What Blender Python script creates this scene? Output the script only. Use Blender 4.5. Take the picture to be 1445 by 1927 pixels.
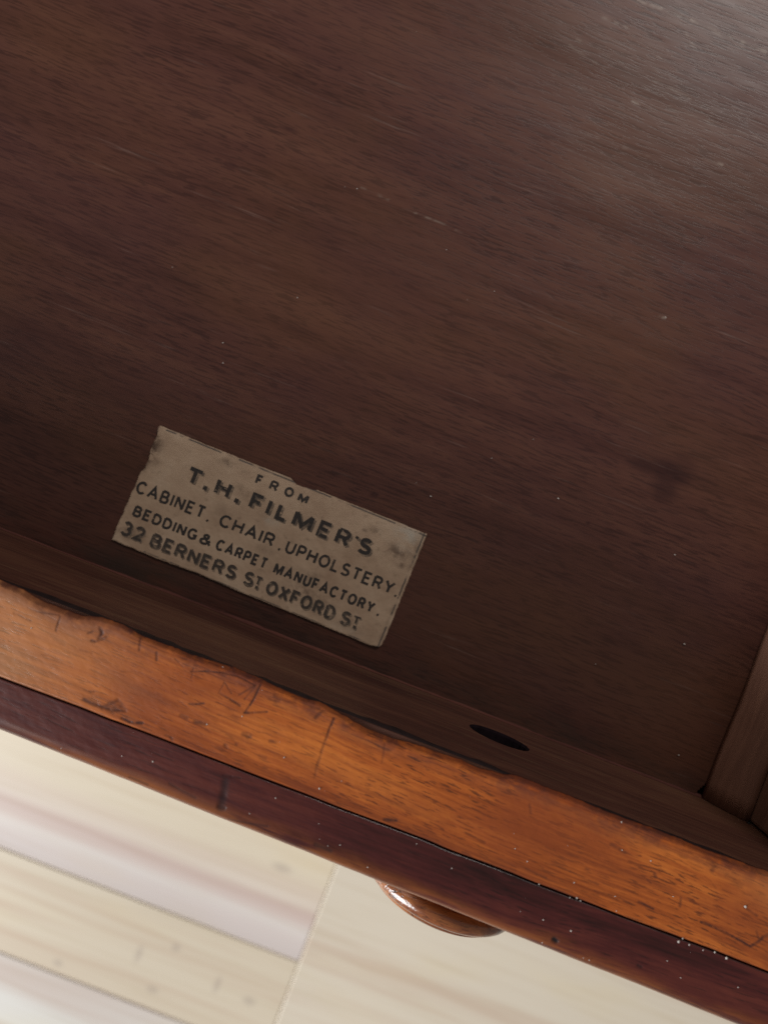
import bpy, bmesh, math, random
import numpy as np
from mathutils import Vector

scene = bpy.context.scene
for o in list(bpy.data.objects):
    bpy.data.objects.remove(o, do_unlink=True)
C = scene.collection

# ------------------------------------------------------------------ camera
H = 0.186            # camera height above the drawer bottom (m)
F = 1447.0           # focal length in photograph pixels (1927 px high)
ROLL = math.radians(21.0)
cam = bpy.data.cameras.new('camera')
cam_o = bpy.data.objects.new('camera', cam); C.objects.link(cam_o)
cam_o.location = (0, 0, H); cam_o.rotation_euler = (0, 0, ROLL)
cam.sensor_fit = 'VERTICAL'; cam.sensor_height = 36.0; cam.sensor_width = 27.0
cam.lens = F / 1927.0 * 36.0
cam.clip_start = 0.01; cam.clip_end = 30
cam.dof.use_dof = True; cam.dof.focus_distance = 0.161; cam.dof.aperture_fstop = 14.5
scene.camera = cam_o

# ------------------------------------------------------------------ light
w = bpy.data.worlds.new('World'); scene.world = w; w.use_nodes = True
bg = w.node_tree.nodes['Background']
bg.inputs['Color'].default_value = (1.0, 0.93, 0.85, 1); bg.inputs['Strength'].default_value = 0.185

def area(name, loc, target, sx, sy, power, col):
    l = bpy.data.lights.new(name, 'AREA'); l.shape = 'RECTANGLE'; l.size = sx; l.size_y = sy
    l.energy = power; l.color = col
    o = bpy.data.objects.new(name, l); C.objects.link(o); o.location = loc
    o.rotation_euler = (Vector(target) - Vector(loc)).to_track_quat('-Z', 'Y').to_euler()
    return o
area('window_light', (-1.90, -1.72, 0.98), (0, -0.10, -0.15), 1.5, 1.8, 126, (0.97, 0.985, 1.0))
area('far_window_light', (0.26, 1.12, 0.90), (0.03, 0.12, 0), 0.38, 0.34, 7.6, (1.0, 0.96, 0.91))

vs = scene.view_settings
scene.display_settings.display_device = 'sRGB'
vs.view_transform = 'Standard'; vs.look = 'None'; vs.exposure = 0.0; vs.gamma = 1.0; vs.use_curve_mapping = False
scene.render.engine = 'CYCLES'
scene.cycles.use_denoising = False
scene.cycles.use_adaptive_sampling = False
scene.cycles.sample_clamp_indirect = 4.0
scene.cycles.max_bounces = 8
scene.render.film_transparent = False

# ------------------------------------------------------------------ measuring the photograph
CS, SN = math.cos(ROLL), math.sin(ROLL)
def at(px, py, z=0.0):
    """photograph pixel -> point on the horizontal plane at height z"""
    a, b = px - 722.5, py - 963.5
    k = (H - z) / F
    return ((a * CS + b * SN) * k, (a * SN - b * CS) * k)

# ------------------------------------------------------------------ numpy value noise
def vnoise(x, y, seed=0):
    rs = np.random.RandomState(seed); T = rs.rand(256, 256)
    xi = np.floor(x).astype(int); yi = np.floor(y).astype(int)
    fx = x - xi; fy = y - yi
    fx = fx * fx * (3 - 2 * fx); fy = fy * fy * (3 - 2 * fy)
    g = lambda a, b: T[a % 256, b % 256]
    return ((g(xi, yi) * (1 - fx) + g(xi + 1, yi) * fx) * (1 - fy)
            + (g(xi, yi + 1) * (1 - fx) + g(xi + 1, yi + 1) * fx) * fy) * 2 - 1
def fbm(x, y, seed=0, o=4):
    s = 0; a = 1; t = 0
    for k in range(o):
        s = s + a * vnoise(x * 2 ** k + 17.3 * k, y * 2 ** k + 9.1 * k, seed + k); t += a; a *= 0.5
    return s / t
def sstep(a, b, x):
    t = np.clip((x - a) / (b - a), 0, 1); return t * t * (3 - 2 * t)
def seg_dist(X, Y, p, q):
    px, py = p; qx, qy = q
    dx, dy = qx - px, qy - py; L = dx * dx + dy * dy + 1e-18
    t = np.clip(((X - px) * dx + (Y - py) * dy) / L, 0, 1)
    return np.hypot(X - px - t * dx, Y - py - t * dy), t

# ------------------------------------------------------------------ node helpers
class NT:
    def __init__(s, name):
        s.m = bpy.data.materials.new(name); s.m.use_nodes = True
        s.t = s.m.node_tree; s.n = s.t.nodes; s.n.clear()
        s.out = s.n.new('ShaderNodeOutputMaterial'); s.b = s.n.new('ShaderNodeBsdfPrincipled')
        s.t.links.new(s.b.outputs[0], s.out.inputs[0])
        s.tc = s.n.new('ShaderNodeTexCoord')
    def link(s, a, b): s.t.links.new(a, b)
    def put(s, sock, v):
        if hasattr(v, 'is_output') or isinstance(v, bpy.types.NodeSocket): s.link(v, sock)
        else: sock.default_value = v
    def mapping(s, scale, loc=(0, 0, 0), rot=(0, 0, 0), src=None):
        m = s.n.new('ShaderNodeMapping'); m.inputs['Scale'].default_value = scale
        m.inputs['Location'].default_value = loc; m.inputs['Rotation'].default_value = rot
        s.link(src or s.tc.outputs['Object'], m.inputs[0]); return m.outputs[0]
    def noise(s, vec, scale=1, detail=4, rough=0.55, dist=0.0):
        n = s.n.new('ShaderNodeTexNoise'); n.inputs['Scale'].default_value = scale
        n.inputs['Detail'].default_value = detail; n.inputs['Roughness'].default_value = rough
        n.inputs['Distortion'].default_value = dist
        s.link(vec, n.inputs['Vector']); return n.outputs['Fac']
    def ramp(s, fac, stops, interp='LINEAR'):
        r = s.n.new('ShaderNodeValToRGB'); r.color_ramp.interpolation = interp
        e = r.color_ramp.elements
        while len(e) < len(stops): e.new(0.5)
        for k, (p, c) in enumerate(stops):
            e[k].position = p; e[k].color = (*c, 1) if len(c) == 3 else c
        s.link(fac, r.inputs[0]); return r.outputs[0]
    def rng(s, v, a, b, c=0.0, d=1.0):
        m = s.n.new('ShaderNodeMapRange'); m.inputs[1].default_value = a; m.inputs[2].default_value = b
        m.inputs[3].default_value = c; m.inputs[4].default_value = d; m.interpolation_type = 'SMOOTHSTEP'
        s.link(v, m.inputs[0]); return m.outputs[0]
    def math(s, op, a, b=0.0):
        m = s.n.new('ShaderNodeMath'); m.operation = op
        s.put(m.inputs[0], a); s.put(m.inputs[1], b); return m.outputs[0]
    def mix(s, f, a, b, mode='MIX'):
        m = s.n.new('ShaderNodeMix'); m.data_type = 'RGBA'; m.blend_type = mode
        s.put(m.inputs[0], f)
        for k, v in ((6, a), (7, b)):
            s.put(m.inputs[k], (*v, 1) if isinstance(v, tuple) and len(v) == 3 else v)
        return m.outputs[2]
    def attr(s, name):
        a = s.n.new('ShaderNodeAttribute'); a.attribute_name = name; return a.outputs['Fac']
    def bump(s, h, strength, dist, prev=None):
        b = s.n.new('ShaderNodeBump'); b.inputs['Strength'].default_value = strength
        b.inputs['Distance'].default_value = dist; s.link(h, b.inputs['Height'])
        if prev: s.link(prev, b.inputs['Normal'])
        return b.outputs[0]
    def finish(s, col, rough, spec=0.5, normal=None, coat=0.0, coat_rough=0.2):
        s.put(s.b.inputs['Base Color'], (*col, 1) if isinstance(col, tuple) else col)
        s.put(s.b.inputs['Roughness'], rough)
        s.b.inputs['Specular IOR Level'].default_value = spec
        s.b.inputs['Coat Weight'].default_value = coat; s.b.inputs['Coat Roughness'].default_value = coat_rough
        if normal:
            s.link(normal, s.b.inputs['Normal'])
            if coat: s.link(normal, s.b.inputs['Coat Normal'])
        return s.m

def wood(name, dark, mid, light, pore_col, axis='X', rough=0.45, spec=0.4, coat=0.0, coat_rough=0.2,
         pore=0.5, big=1.0, rot=0.0, seed=0.0, bump=0.4, extra=None, pore_len=170, pore_wid=2600, pore_lo=0.57, pore_base=0.25, pore_w=0.11, meander=0.006, fine_s=(70, 1300), fine_w=0.30):
    s = NT(name)
    sw = {'X': (1, 1, 1), 'Y': (1, 1, 1), 'Z': (1, 1, 1)}[axis]
    rotv = {'X': (0, 0, rot), 'Y': (0, 0, math.pi / 2 + rot), 'Z': (0, math.pi / 2, 0)}[axis]
    base = s.mapping((1, 1, 1), (seed, seed * 1.7, seed * 0.6), rotv)
    # gentle meander of the grain
    wn = s.n.new('ShaderNodeTexNoise'); wn.inputs['Scale'].default_value = 18; wn.inputs['Detail'].default_value = 2
    s.link(base, wn.inputs['Vector'])
    vm = s.n.new('ShaderNodeVectorMath'); vm.operation = 'MULTIPLY_ADD'
    s.link(wn.outputs['Color'], vm.inputs[0]); vm.inputs[1].default_value = (0.0, meander, meander); s.link(base, vm.inputs[2])
    g = vm.outputs[0]
    blot = s.noise(s.mapping((14, 36, 36), src=g), 1, 4, 0.6)
    band = s.noise(s.mapping((9, 190, 190), (3, 1, 5), src=g), 1, 5, 0.6)
    fine = s.noise(s.mapping((fine_s[0], fine_s[1], fine_s[1]), (1, 7, 2), src=g), 1, 4, 0.65)
    f = s.math('ADD', s.math('MULTIPLY', blot, 0.55 * big), s.math('ADD', s.math('MULTIPLY', band, 0.45), s.math('MULTIPLY', fine, fine_w)))
    mid_ = 0.5 * (0.55 * big + 0.45 + fine_w)
    f = s.rng(f, mid_ - 0.20, mid_ + 0.20)
    col = s.ramp(f, [(0.0, dark), (0.5, mid), (1.0, light)])
    # open pores: short dashes along the grain, denser in patches
    pn = s.noise(s.mapping((pore_len, pore_wid, pore_wid), (11, 3, 1), src=g), 1, 2, 0.5)
    pd = s.rng(s.noise(s.mapping((30, 90, 90), (4, 4, 4), src=g), 1, 3, 0.6), 0.38, 0.62)
    pf = s.math('MULTIPLY', s.rng(pn, pore_lo, pore_lo + pore_w), s.math('ADD', s.math('MULTIPLY', pd, 1 - pore_base), pore_base))
    col = s.mix(s.math('MULTIPLY', pf, pore), col, pore_col)
    h = s.math('SUBTRACT', s.math('MULTIPLY', fine, 0.5), pf)
    nrm = s.bump(h, bump, 0.00012)
    r = s.math('ADD', rough - 0.06, s.math('MULTIPLY', band, 0.14))
    if extra: col, r, nrm = extra(s, col, r, nrm, g)
    return s.finish(col, r, spec, nrm, coat, coat_rough)

# ------------------------------------------------------------------ mesh helpers
def mesh_obj(name, verts, faces, mat, parent=None, smooth=True, attrs=None):
    me = bpy.data.meshes.new(name); me.from_pydata([tuple(v) for v in verts], [], faces); me.update()
    if mat: me.materials.append(mat)
    if smooth: me.polygons.foreach_set('use_smooth', [True] * len(me.polygons))
    for k, a in (attrs or {}).items():
        at_ = me.attributes.new(k, 'FLOAT', 'POINT'); at_.data.foreach_set('value', np.asarray(a, np.float32).ravel())
    o = bpy.data.objects.new(name, me); C.objects.link(o)
    if parent: o.parent = parent
    return o
def grid_obj(name, X, Y, Z, mat, parent, attrs=None, keep=None):
    r, c = X.shape
    idx = np.arange(r * c).reshape(r, c)
    q = np.stack([idx[:-1, :-1], idx[:-1, 1:], idx[1:, 1:], idx[1:, :-1]], -1).reshape(-1, 4)
    if keep is not None: q = q[keep.reshape(-1)]
    me = bpy.data.meshes.new(name)
    me.vertices.add(r * c); me.vertices.foreach_set('co', np.stack([X, Y, Z], -1).astype(np.float32).ravel())
    me.loops.add(len(q) * 4); me.loops.foreach_set('vertex_index', q.astype(np.int32).ravel())
    me.polygons.add(len(q)); me.polygons.foreach_set('loop_start', np.arange(0, len(q) * 4, 4, dtype=np.int32))
    me.polygons.foreach_set('loop_total', np.full(len(q), 4, np.int32))
    me.update(calc_edges=True); me.validate()
    me.polygons.foreach_set('use_smooth', [True] * len(me.polygons))
    me.materials.append(mat)
    for k, a in (attrs or {}).items():
        at_ = me.attributes.new(k, 'FLOAT', 'POINT'); at_.data.foreach_set('value', np.asarray(a, np.float32).ravel())
    o = bpy.data.objects.new(name, me); C.objects.link(o); o.parent = parent
    return o
def box_bm(bm, x0, x1, y0, y1, z0, z1, bevel=0.0, segs=2):
    v = [bm.verts.new(p) for p in [(x0, y0, z0), (x1, y0, z0), (x1, y1, z0), (x0, y1, z0), (x0, y0, z1), (x1, y0, z1), (x1, y1, z1), (x0, y1, z1)]]
    for f in [(3, 2, 1, 0), (4, 5, 6, 7), (0, 1, 5, 4), (1, 2, 6, 5), (2, 3, 7, 6), (3, 0, 4, 7)]:
        bm.faces.new([v[i] for i in f])
    if bevel:
        bmesh.ops.bevel(bm, geom=list(bm.edges), offset=bevel, segments=segs, affect='EDGES', profile=0.5)
def bm_obj(name, bm, mat, parent=None, smooth=False):
    me = bpy.data.meshes.new(name); bm.to_mesh(me); bm.free(); me.materials.append(mat)
    if smooth: me.polygons.foreach_set('use_smooth', [True] * len(me.polygons))
    o = bpy.data.objects.new(name, me); C.objects.link(o)
    if parent: o.parent = parent
    return o

# ================================================================== materials
def bottom_extra(s, col, r, nrm, g):
    # large tonal drift of the old stain: purplish, brown and olive clouds
    hue = s.noise(s.mapping((16, 30, 30), (9, 2, 0), src=g), 1, 3, 0.55)
    col = s.mix(s.rng(hue, 0.40, 0.66, 0.0, 0.28), col, (0.100, 0.040, 0.016))
    h2 = s.noise(s.mapping((22, 34, 34), (1, 12, 0), src=g), 1, 3, 0.55)
    col = s.mix(s.rng(h2, 0.46, 0.66, 0.0, 0.25), col, (0.058, 0.020, 0.020))
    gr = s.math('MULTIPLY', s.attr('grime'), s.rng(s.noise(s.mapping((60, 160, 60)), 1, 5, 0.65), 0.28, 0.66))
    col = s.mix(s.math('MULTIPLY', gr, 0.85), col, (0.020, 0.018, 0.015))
    col = s.mix(s.attr('dark'), col, (0.020, 0.005, 0.006))
    col = s.mix(s.attr('scuff'), col, (0.20, 0.15, 0.12))
    # dry, lightly worn lines that break the sheen
    dry = s.rng(s.noise(s.mapping((26, 900, 900), (5, 5, 5), src=g), 1, 4, 0.7), 0.58, 0.74)
    pat = s.rng(s.noise(s.mapping((35, 60, 60), (8, 3, 5), src=g), 1, 3, 0.6), 0.45, 0.62)
    dd = s.math('MULTIPLY', s.math('MULTIPLY', dry, pat), 0.38)
    col = s.mix(dd, col, (0.17, 0.11, 0.09))
    r = s.math('ADD', r, s.math('MULTIPLY', dd, 0.4))
    n2 = s.bump(s.noise(s.mapping((30, 240, 30), (2, 2, 2), src=g), 1, 3, 0.5), 0.10, 0.0006, nrm)
    return col, r, n2
M_bottom = wood('bottom_mahogany', (0.046, 0.0155, 0.0115), (0.072, 0.0258, 0.0185), (0.096, 0.0370, 0.0235), (0.017, 0.0055, 0.0055),
                rot=math.radians(0.3), rough=0.34, spec=0.34, pore=0.56, bump=0.12, big=0.55, extra=bottom_extra, pore_len=185, pore_wid=2300, pore_lo=0.525, pore_base=0.72, pore_w=0.07, meander=0.003, fine_s=(110, 2000), fine_w=0.34)

def inner_extra(s, col, r, nrm, g):
    line = s.rng(s.noise(s.mapping((14, 900, 900), (5, 1, 8), src=g), 1, 4, 0.7), 0.50, 0.72)
    col = s.mix(s.math('MULTIPLY', line, 0.45), col, (0.15, 0.085, 0.046))
    return col, r, nrm
M_inner = wood('inner_mahogany', (0.042, 0.0135, 0.0095), (0.074, 0.027, 0.017), (0.106, 0.045, 0.025), (0.018, 0.007, 0.005),
               rough=0.55, spec=0.3, pore=0.35, seed=3.0, extra=inner_extra)
M_slip = wood('slip_wood', (0.14, 0.062, 0.040), (0.21, 0.098, 0.064), (0.26, 0.128, 0.080), (0.09, 0.04, 0.03),
              axis='Y', rough=0.6, spec=0.25, pore=0.15, seed=5.0, bump=0.08)
M_side = wood('side_wood', (0.15, 0.074, 0.050), (0.22, 0.112, 0.075), (0.26, 0.14, 0.088), (0.05, 0.025, 0.02),
              axis='Y', rough=0.6, spec=0.25, pore=0.4, seed=8.0)

def edge_extra(s, col, r, nrm, g):
    # varnish thickened and reddened in clouds, paler toward the left end
    red = s.noise(s.mapping((34, 60, 60), (2, 6, 1), src=g), 1, 4, 0.6)
    col = s.mix(s.rng(red, 0.42, 0.66, 0.0, 0.70), col, (0.200, 0.042, 0.011))
    lng = s.noise(s.mapping((22, 420, 420), (6, 2, 9), src=g), 1, 5, 0.65)
    col = s.mix(s.rng(lng, 0.52, 0.72, 0.0, 0.55), col, (0.130, 0.030, 0.010))
    col = s.mix(s.math('MULTIPLY', s.attr('pale'), 0.75), col, (0.43, 0.215, 0.095))
    nz = s.noise(s.mapping((420, 520, 520), (1, 1, 1)), 1, 4, 0.65)
    bru = s.math('MULTIPLY', s.attr('bruise'), s.rng(nz, 0.22, 0.56))
    col = s.mix(s.math('MULTIPLY', bru, 0.97), col, (0.065, 0.022, 0.018))
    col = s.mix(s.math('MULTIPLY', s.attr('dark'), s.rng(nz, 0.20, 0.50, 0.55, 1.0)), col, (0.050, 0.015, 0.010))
    r = s.math('ADD', r, s.math('MULTIPLY', s.attr('lip'), 0.40))
    s.link(s.math('MULTIPLY', s.math('SUBTRACT', 1.0, s.attr('lip')), 0.30), s.b.inputs['Coat Weight'])
    s.link(s.math('ADD', s.math('MULTIPLY', s.math('SUBTRACT', 1.0, s.attr('lip')), 0.28), 0.10), s.b.inputs['Specular IOR Level'])
    n2 = s.bump(s.noise(s.mapping((160, 300, 300), (4, 2, 1)), 1, 3, 0.6), 0.18, 0.0003, nrm)
    return col, r, n2
M_edge = wood('varnished_edge', (0.150, 0.029, 0.006), (0.335, 0.080, 0.0135), (0.48, 0.138, 0.023), (0.085, 0.022, 0.007),
              rot=math.radians(2.0), rough=0.34, spec=0.38, coat=0.35, coat_rough=0.20, pore=0.85, seed=11.0, bump=0.18, extra=edge_extra,
              pore_len=330, pore_wid=2600, pore_lo=0.545, pore_base=0.45, meander=0.004, fine_s=(60, 1700), fine_w=0.40)

def facing_extra(s, col, r, nrm, g):
    wr = s.math('MULTIPLY', s.attr('worn'), s.rng(s.noise(s.mapping((60, 420, 420), (3, 3, 3), src=g), 1, 4, 0.65), 0.30, 0.62))
    col = s.mix(s.math('MULTIPLY', wr, 0.9), col, (0.21, 0.062, 0.014))
    col = s.mix(s.attr('dark'), col, (0.008, 0.006, 0.008))
    n2 = s.bump(s.noise(s.mapping((120, 500, 500), (4, 2, 1)), 1, 3, 0.6), 0.12, 0.0003, nrm)
    return col, r, n2
M_facing = wood('facing_mahogany', (0.014, 0.003, 0.003), (0.052, 0.009, 0.0085), (0.100, 0.021, 0.014), (0.012, 0.004, 0.004),
                rough=0.36, spec=0.30, coat=0.30, coat_rough=0.14, pore=0.6, seed=15.0, bump=0.12, extra=facing_extra)
M_knob = wood('knob_mahogany', (0.036, 0.009, 0.005), (0.165, 0.045, 0.014), (0.36, 0.125, 0.033), (0.012, 0.005, 0.004),
              axis='X', rough=0.26, spec=0.5, coat=0.8, coat_rough=0.10, pore=0.8, seed=21.0, bump=0.25, pore_len=420, pore_wid=1500, pore_lo=0.54, pore_base=0.4)

def simple(name, col, rough=0.6, spec=0.3, var=0.25, scale=400):
    s = NT(name); n = s.noise(s.mapping((scale, scale, scale)), 1, 3, 0.6)
    c = s.mix(s.rng(n, 0.3, 0.7), tuple(k * (1 - var) for k in col), tuple(min(1, k * (1 + var)) for k in col))
    return s.finish(c, rough, spec, s.bump(n, 0.3, 0.0001))
M_glue = simple('dark_glue', (0.012, 0.011, 0.014), 0.4, 0.5)
M_lip_shade = simple('lip_shade', (0.014, 0.008, 0.009), 0.6, 0.25)  # near-black for the painted shadow strip below the lip
M_hole = simple('dark_recess', (0.010, 0.006, 0.008), 0.95, 0.05)  # near-black lining of the drilled recess
M_dust = simple('dust', (0.42, 0.38, 0.35), 0.8, 0.3, 0.1)
M_iron = simple('dark_iron', (0.012, 0.010, 0.010), 0.5, 0.4)

# ---- paper
s = NT('aged_paper')
n1 = s.noise(s.mapping((90, 110, 1)), 1, 5, 0.62); n2 = s.noise(s.mapping((420, 520, 1), (3, 1, 0)), 1, 4, 0.6)
c = s.ramp(n1, [(0.30, (0.320, 0.215, 0.146)), (0.55, (0.415, 0.296, 0.207)), (0.75, (0.470, 0.352, 0.256))])
c = s.mix(s.rng(n2, 0.58, 0.74, 0, 0.40), c, (0.15, 0.105, 0.07))
c = s.mix(s.math('MULTIPLY', s.attr('stain'), s.rng(s.noise(s.mapping((330, 330, 1), (7, 1, 0)), 1, 5, 0.7), 0.36, 0.62)), c, (0.075, 0.043, 0.030))
c = s.mix(s.math('MULTIPLY', s.attr('wear'), s.rng(s.noise(s.mapping((200, 260, 1), (2, 8, 0)), 1, 4, 0.7), 0.36, 0.62)), c, (0.40, 0.35, 0.29))
c = s.mix(s.attr('line'), c, (0.070, 0.060, 0.055))
M_paper = s.finish(c, 0.72, 0.25, s.bump(s.noise(s.mapping((700, 700, 1)), 1, 4, 0.7), 0.35, 0.00012))

def ink(name, strength, wear_lo, wear_hi, seed):
    s = NT(name)
    n = s.noise(s.mapping((900, 900, 1), (seed, 0, 0)), 1, 4, 0.65); b = s.noise(s.mapping((130, 160, 1), (seed, 4, 0)), 1, 3, 0.6)
    f = s.rng(s.math('ADD', s.math('MULTIPLY', n, 0.6), s.math('MULTIPLY', b, 0.4)), wear_lo, wear_hi)
    c = s.mix(s.math('MULTIPLY', f, strength), (0.32, 0.232, 0.165), (0.024, 0.022, 0.023))
    return s.finish(c, 0.7, 0.25)
M_ink = ink('printing_ink', 0.96, 0.28, 0.44, 0.0)
M_ink_soft = ink('worn_printing_ink', 0.90, 0.30, 0.48, 5.0)
M_ghost = ink('offset_printing_ink', 0.65, 0.34, 0.56, 9.0)

# ---- floor
s = NT('floor_laminate')
oi = s.n.new('ShaderNodeObjectInfo')
vm = s.n.new('ShaderNodeVectorMath'); vm.operation = 'ADD'
s.link(s.tc.outputs['Object'], vm.inputs[0]); s.link(oi.outputs['Location'], vm.inputs[1])
pv = vm.outputs[0]
sc_ = s.n.new('ShaderNodeVectorMath'); sc_.operation = 'MULTIPLY_ADD'
s.link(oi.outputs['Random'], sc_.inputs[0]); sc_.inputs[1].default_value = (7, 5, 3); s.link(pv, sc_.inputs[2])
gv = sc_.outputs[0]
st = s.noise(s.mapping((1.6, 42, 1), src=gv), 1, 4, 0.55, 0.4)
fi = s.noise(s.mapping((6, 190, 1), (4, 0, 0), src=gv), 1, 4, 0.6)
cl = s.noise(s.mapping((5, 16, 1), (1, 3, 0), src=gv), 1, 3, 0.5)
c = s.mix(s.rng(st, 0.44, 0.70, 0, 1.0), oi.outputs['Color'], s.mix(1.0, oi.outputs['Color'], (0.84, 0.74, 0.70), 'MULTIPLY'))
sep = s.n.new('ShaderNodeSeparateXYZ'); s.link(s.mapping((1, 1, 1), src=pv), sep.inputs[0])
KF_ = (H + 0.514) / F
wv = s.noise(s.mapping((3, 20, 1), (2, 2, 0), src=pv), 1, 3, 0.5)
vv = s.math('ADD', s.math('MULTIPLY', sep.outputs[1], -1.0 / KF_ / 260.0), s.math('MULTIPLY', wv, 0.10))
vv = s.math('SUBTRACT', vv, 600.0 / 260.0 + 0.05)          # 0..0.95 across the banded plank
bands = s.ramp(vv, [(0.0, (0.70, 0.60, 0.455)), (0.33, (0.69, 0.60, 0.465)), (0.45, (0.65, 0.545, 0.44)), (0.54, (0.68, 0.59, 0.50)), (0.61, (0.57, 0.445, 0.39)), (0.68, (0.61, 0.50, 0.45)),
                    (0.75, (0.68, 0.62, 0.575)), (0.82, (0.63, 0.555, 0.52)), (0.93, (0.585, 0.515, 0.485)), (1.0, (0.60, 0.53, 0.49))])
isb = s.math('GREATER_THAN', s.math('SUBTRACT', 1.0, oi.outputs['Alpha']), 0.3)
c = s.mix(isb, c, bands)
c = s.mix(s.rng(fi, 0.45, 0.75, 0, 0.45), c, s.mix(1.0, c, (0.82, 0.76, 0.68), 'MULTIPLY'))
c = s.mix(s.rng(cl, 0.50, 0.75, 0, 0.5), c, s.mix(1.0, c, (1.0, 0.96, 0.82), 'MULTIPLY'))
FLOOR_Z = -0.514
for px, py, rx, ry in [(110, 1812, 9, 7), (287, 1862, 11, 7), (262, 1795, 6, 16), (332, 1783, 8, 8), (409, 1853, 6, 15), (469, 1884, 12, 8), (531, 1633, 18, 8), (808, 1872, 9, 8)]:
    X, Y = at(px, py, FLOOR_Z)
    k = (H - FLOOR_Z) / F
    mp = s.n.new('ShaderNodeVectorMath'); mp.operation = 'SUBTRACT'; s.link(pv, mp.inputs[0]); mp.inputs[1].default_value = (X, Y, 0)
    ml = s.n.new('ShaderNodeVectorMath'); ml.operation = 'MULTIPLY'; s.link(mp.outputs[0], ml.inputs[0]); ml.inputs[1].default_value = (1 / (rx * k), 1 / (ry * k), 0)
    ln = s.n.new('ShaderNodeVectorMath'); ln.operation = 'LENGTH'; s.link(ml.outputs[0], ln.inputs[0])
    c = s.mix(s.rng(ln.outputs['Value'], 0.2, 1.7, 0.34 if px < 700 else 0.0, 0.0), c, (0.30, 0.24, 0.21))
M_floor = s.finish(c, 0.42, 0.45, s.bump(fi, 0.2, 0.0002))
M_sub = simple('subfloor_grey', (0.34, 0.29, 0.24), 0.9, 0.2)

# ================================================================== floor
sub_bm = bmesh.new(); box_bm(sub_bm, -2.0, 2.0, -2.0, 1.6, FLOOR_Z - 0.04, FLOOR_Z - 0.0125)
floor = bm_obj('floor', sub_bm, M_sub); floor['kind'] = 'structure'
floor['label'] = 'pale wood strip floor far below the drawer'
KF = (H - FLOOR_Z) / F
plank_meshes = {}
def plank(x0, x1, y0, y1, col):
    key = (round(x1 - x0, 4), round(y1 - y0, 4))
    if key not in plank_meshes:
        bm = bmesh.new(); hx, hy = (x1 - x0) / 2 - 0.00004, (y1 - y0) / 2 - 0.00008
        box_bm(bm, -hx, hx, -hy, hy, -0.012, 0.0, 0.0013, 1)
        me = bpy.data.meshes.new('plank'); bm.to_mesh(me); bm.free(); me.materials.append(M_floor); plank_meshes[key] = me
    o = bpy.data.objects.new('plank', plank_meshes[key]); C.objects.link(o)
    o.location = ((x0 + x1) / 2, (y0 + y1) / 2, FLOOR_Z); o.color = col if len(col) == 4 else (*col, 1); o.parent = floor
    return o
BAND = (0.66, 0.57, 0.5, 0.5); PINK = (0.64, 0.56, 0.50); CREAM = (0.64, 0.555, 0.43); PALE = (0.66, 0.585, 0.475); WHITE = (0.68, 0.655, 0.61)
XJ = 155 * KF
Wd = 184 * KF
random.seed(4)
L = 0.72
for k in range(-8, 12):
    ytop = -(664 + 184 * k) * KF; ybot = ytop - Wd
    if k == 1:
        continue
    if k == 0:
        plank(XJ - L, XJ, ybot, ytop + 50 * KF, BAND); plank(XJ - L, XJ, ybot - Wd, ybot, CREAM)
        plank(XJ, XJ + L, ybot - Wd, ytop + 50 * KF, PALE)
        plank(XJ - 2 * L, XJ - L, ybot, ytop + 50 * KF, CREAM); plank(XJ - 2 * L, XJ - L, ybot - Wd, ybot, PALE)
        plank(XJ + L, XJ + 2 * L, ybot, ytop + 50 * KF, PINK); plank(XJ + L, XJ + 2 * L, ybot - Wd, ybot, CREAM)
        continue
    if k < 0: ytop += 50 * KF; ybot += 50 * KF
    off = 0.0 if k == 2 else random.choice([0.0, 0.24, 0.48])
    for j in range(-2, 2):
        x0 = XJ + j * L + off
        plank(x0, x0 + L, ybot, ytop, WHITE if (k == 2 and j == -1) else random.choice([PINK, CREAM, PALE, WHITE]))

# ================================================================== the drawer
drawer = bpy.data.objects.new('drawer', None); C.objects.link(drawer)
drawer['label'] = 'open mahogany drawer with orange worn front edge and paper trade label inside'
drawer['category'] = 'drawer'
h = 0.0465
XL, XR = -0.275, 0.1049            # inner faces of the sides
YI = -288 * H / F                   # inner face of the front
YB = 0.235                          # inner face of the back
TS = 0.010                          # side thickness
KT = (H - h) / F
X0, X1 = XL - TS, XR + TS

# ---- bottom panel: boarded sheet with stains, scuffs and the notch at the corner
xs = np.concatenate([np.linspace(XL, -0.138, 24)[:-1], np.arange(-0.138, XR, 0.00036), [XR]])
ys = np.concatenate([np.arange(YI, 0.155, 0.00036), np.linspace(0.155, YB, 20)])
X, Y = np.meshgrid(xs, ys)
Z = 0.00010 * fbm(X * 40, Y * 90, 3) + 0.00018 * fbm(X * 9, Y * 16, 8) - 0.0002
dark = np.zeros_like(X); scuff = np.zeros_like(X); wob = 0.0009 * fbm(X * 260, Y * 420, 12)
def spot(arr, px, py, rx, ry, a, ang=0.0, z=0.0):
    cx, cy = at(px, py, z); k = (H - z) / F
    dx, dy = X - cx, Y - cy; ca, sa = math.cos(ang), math.sin(ang)
    d = np.hypot((dx * ca + dy * sa) / (rx * k), (-dx * sa + dy * ca) / (ry * k)) + wob / (max(rx, ry) * k) * 1.2
    np.maximum(arr, a * (1 - sstep(0.35, 1.25, d)), out=arr)
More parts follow.
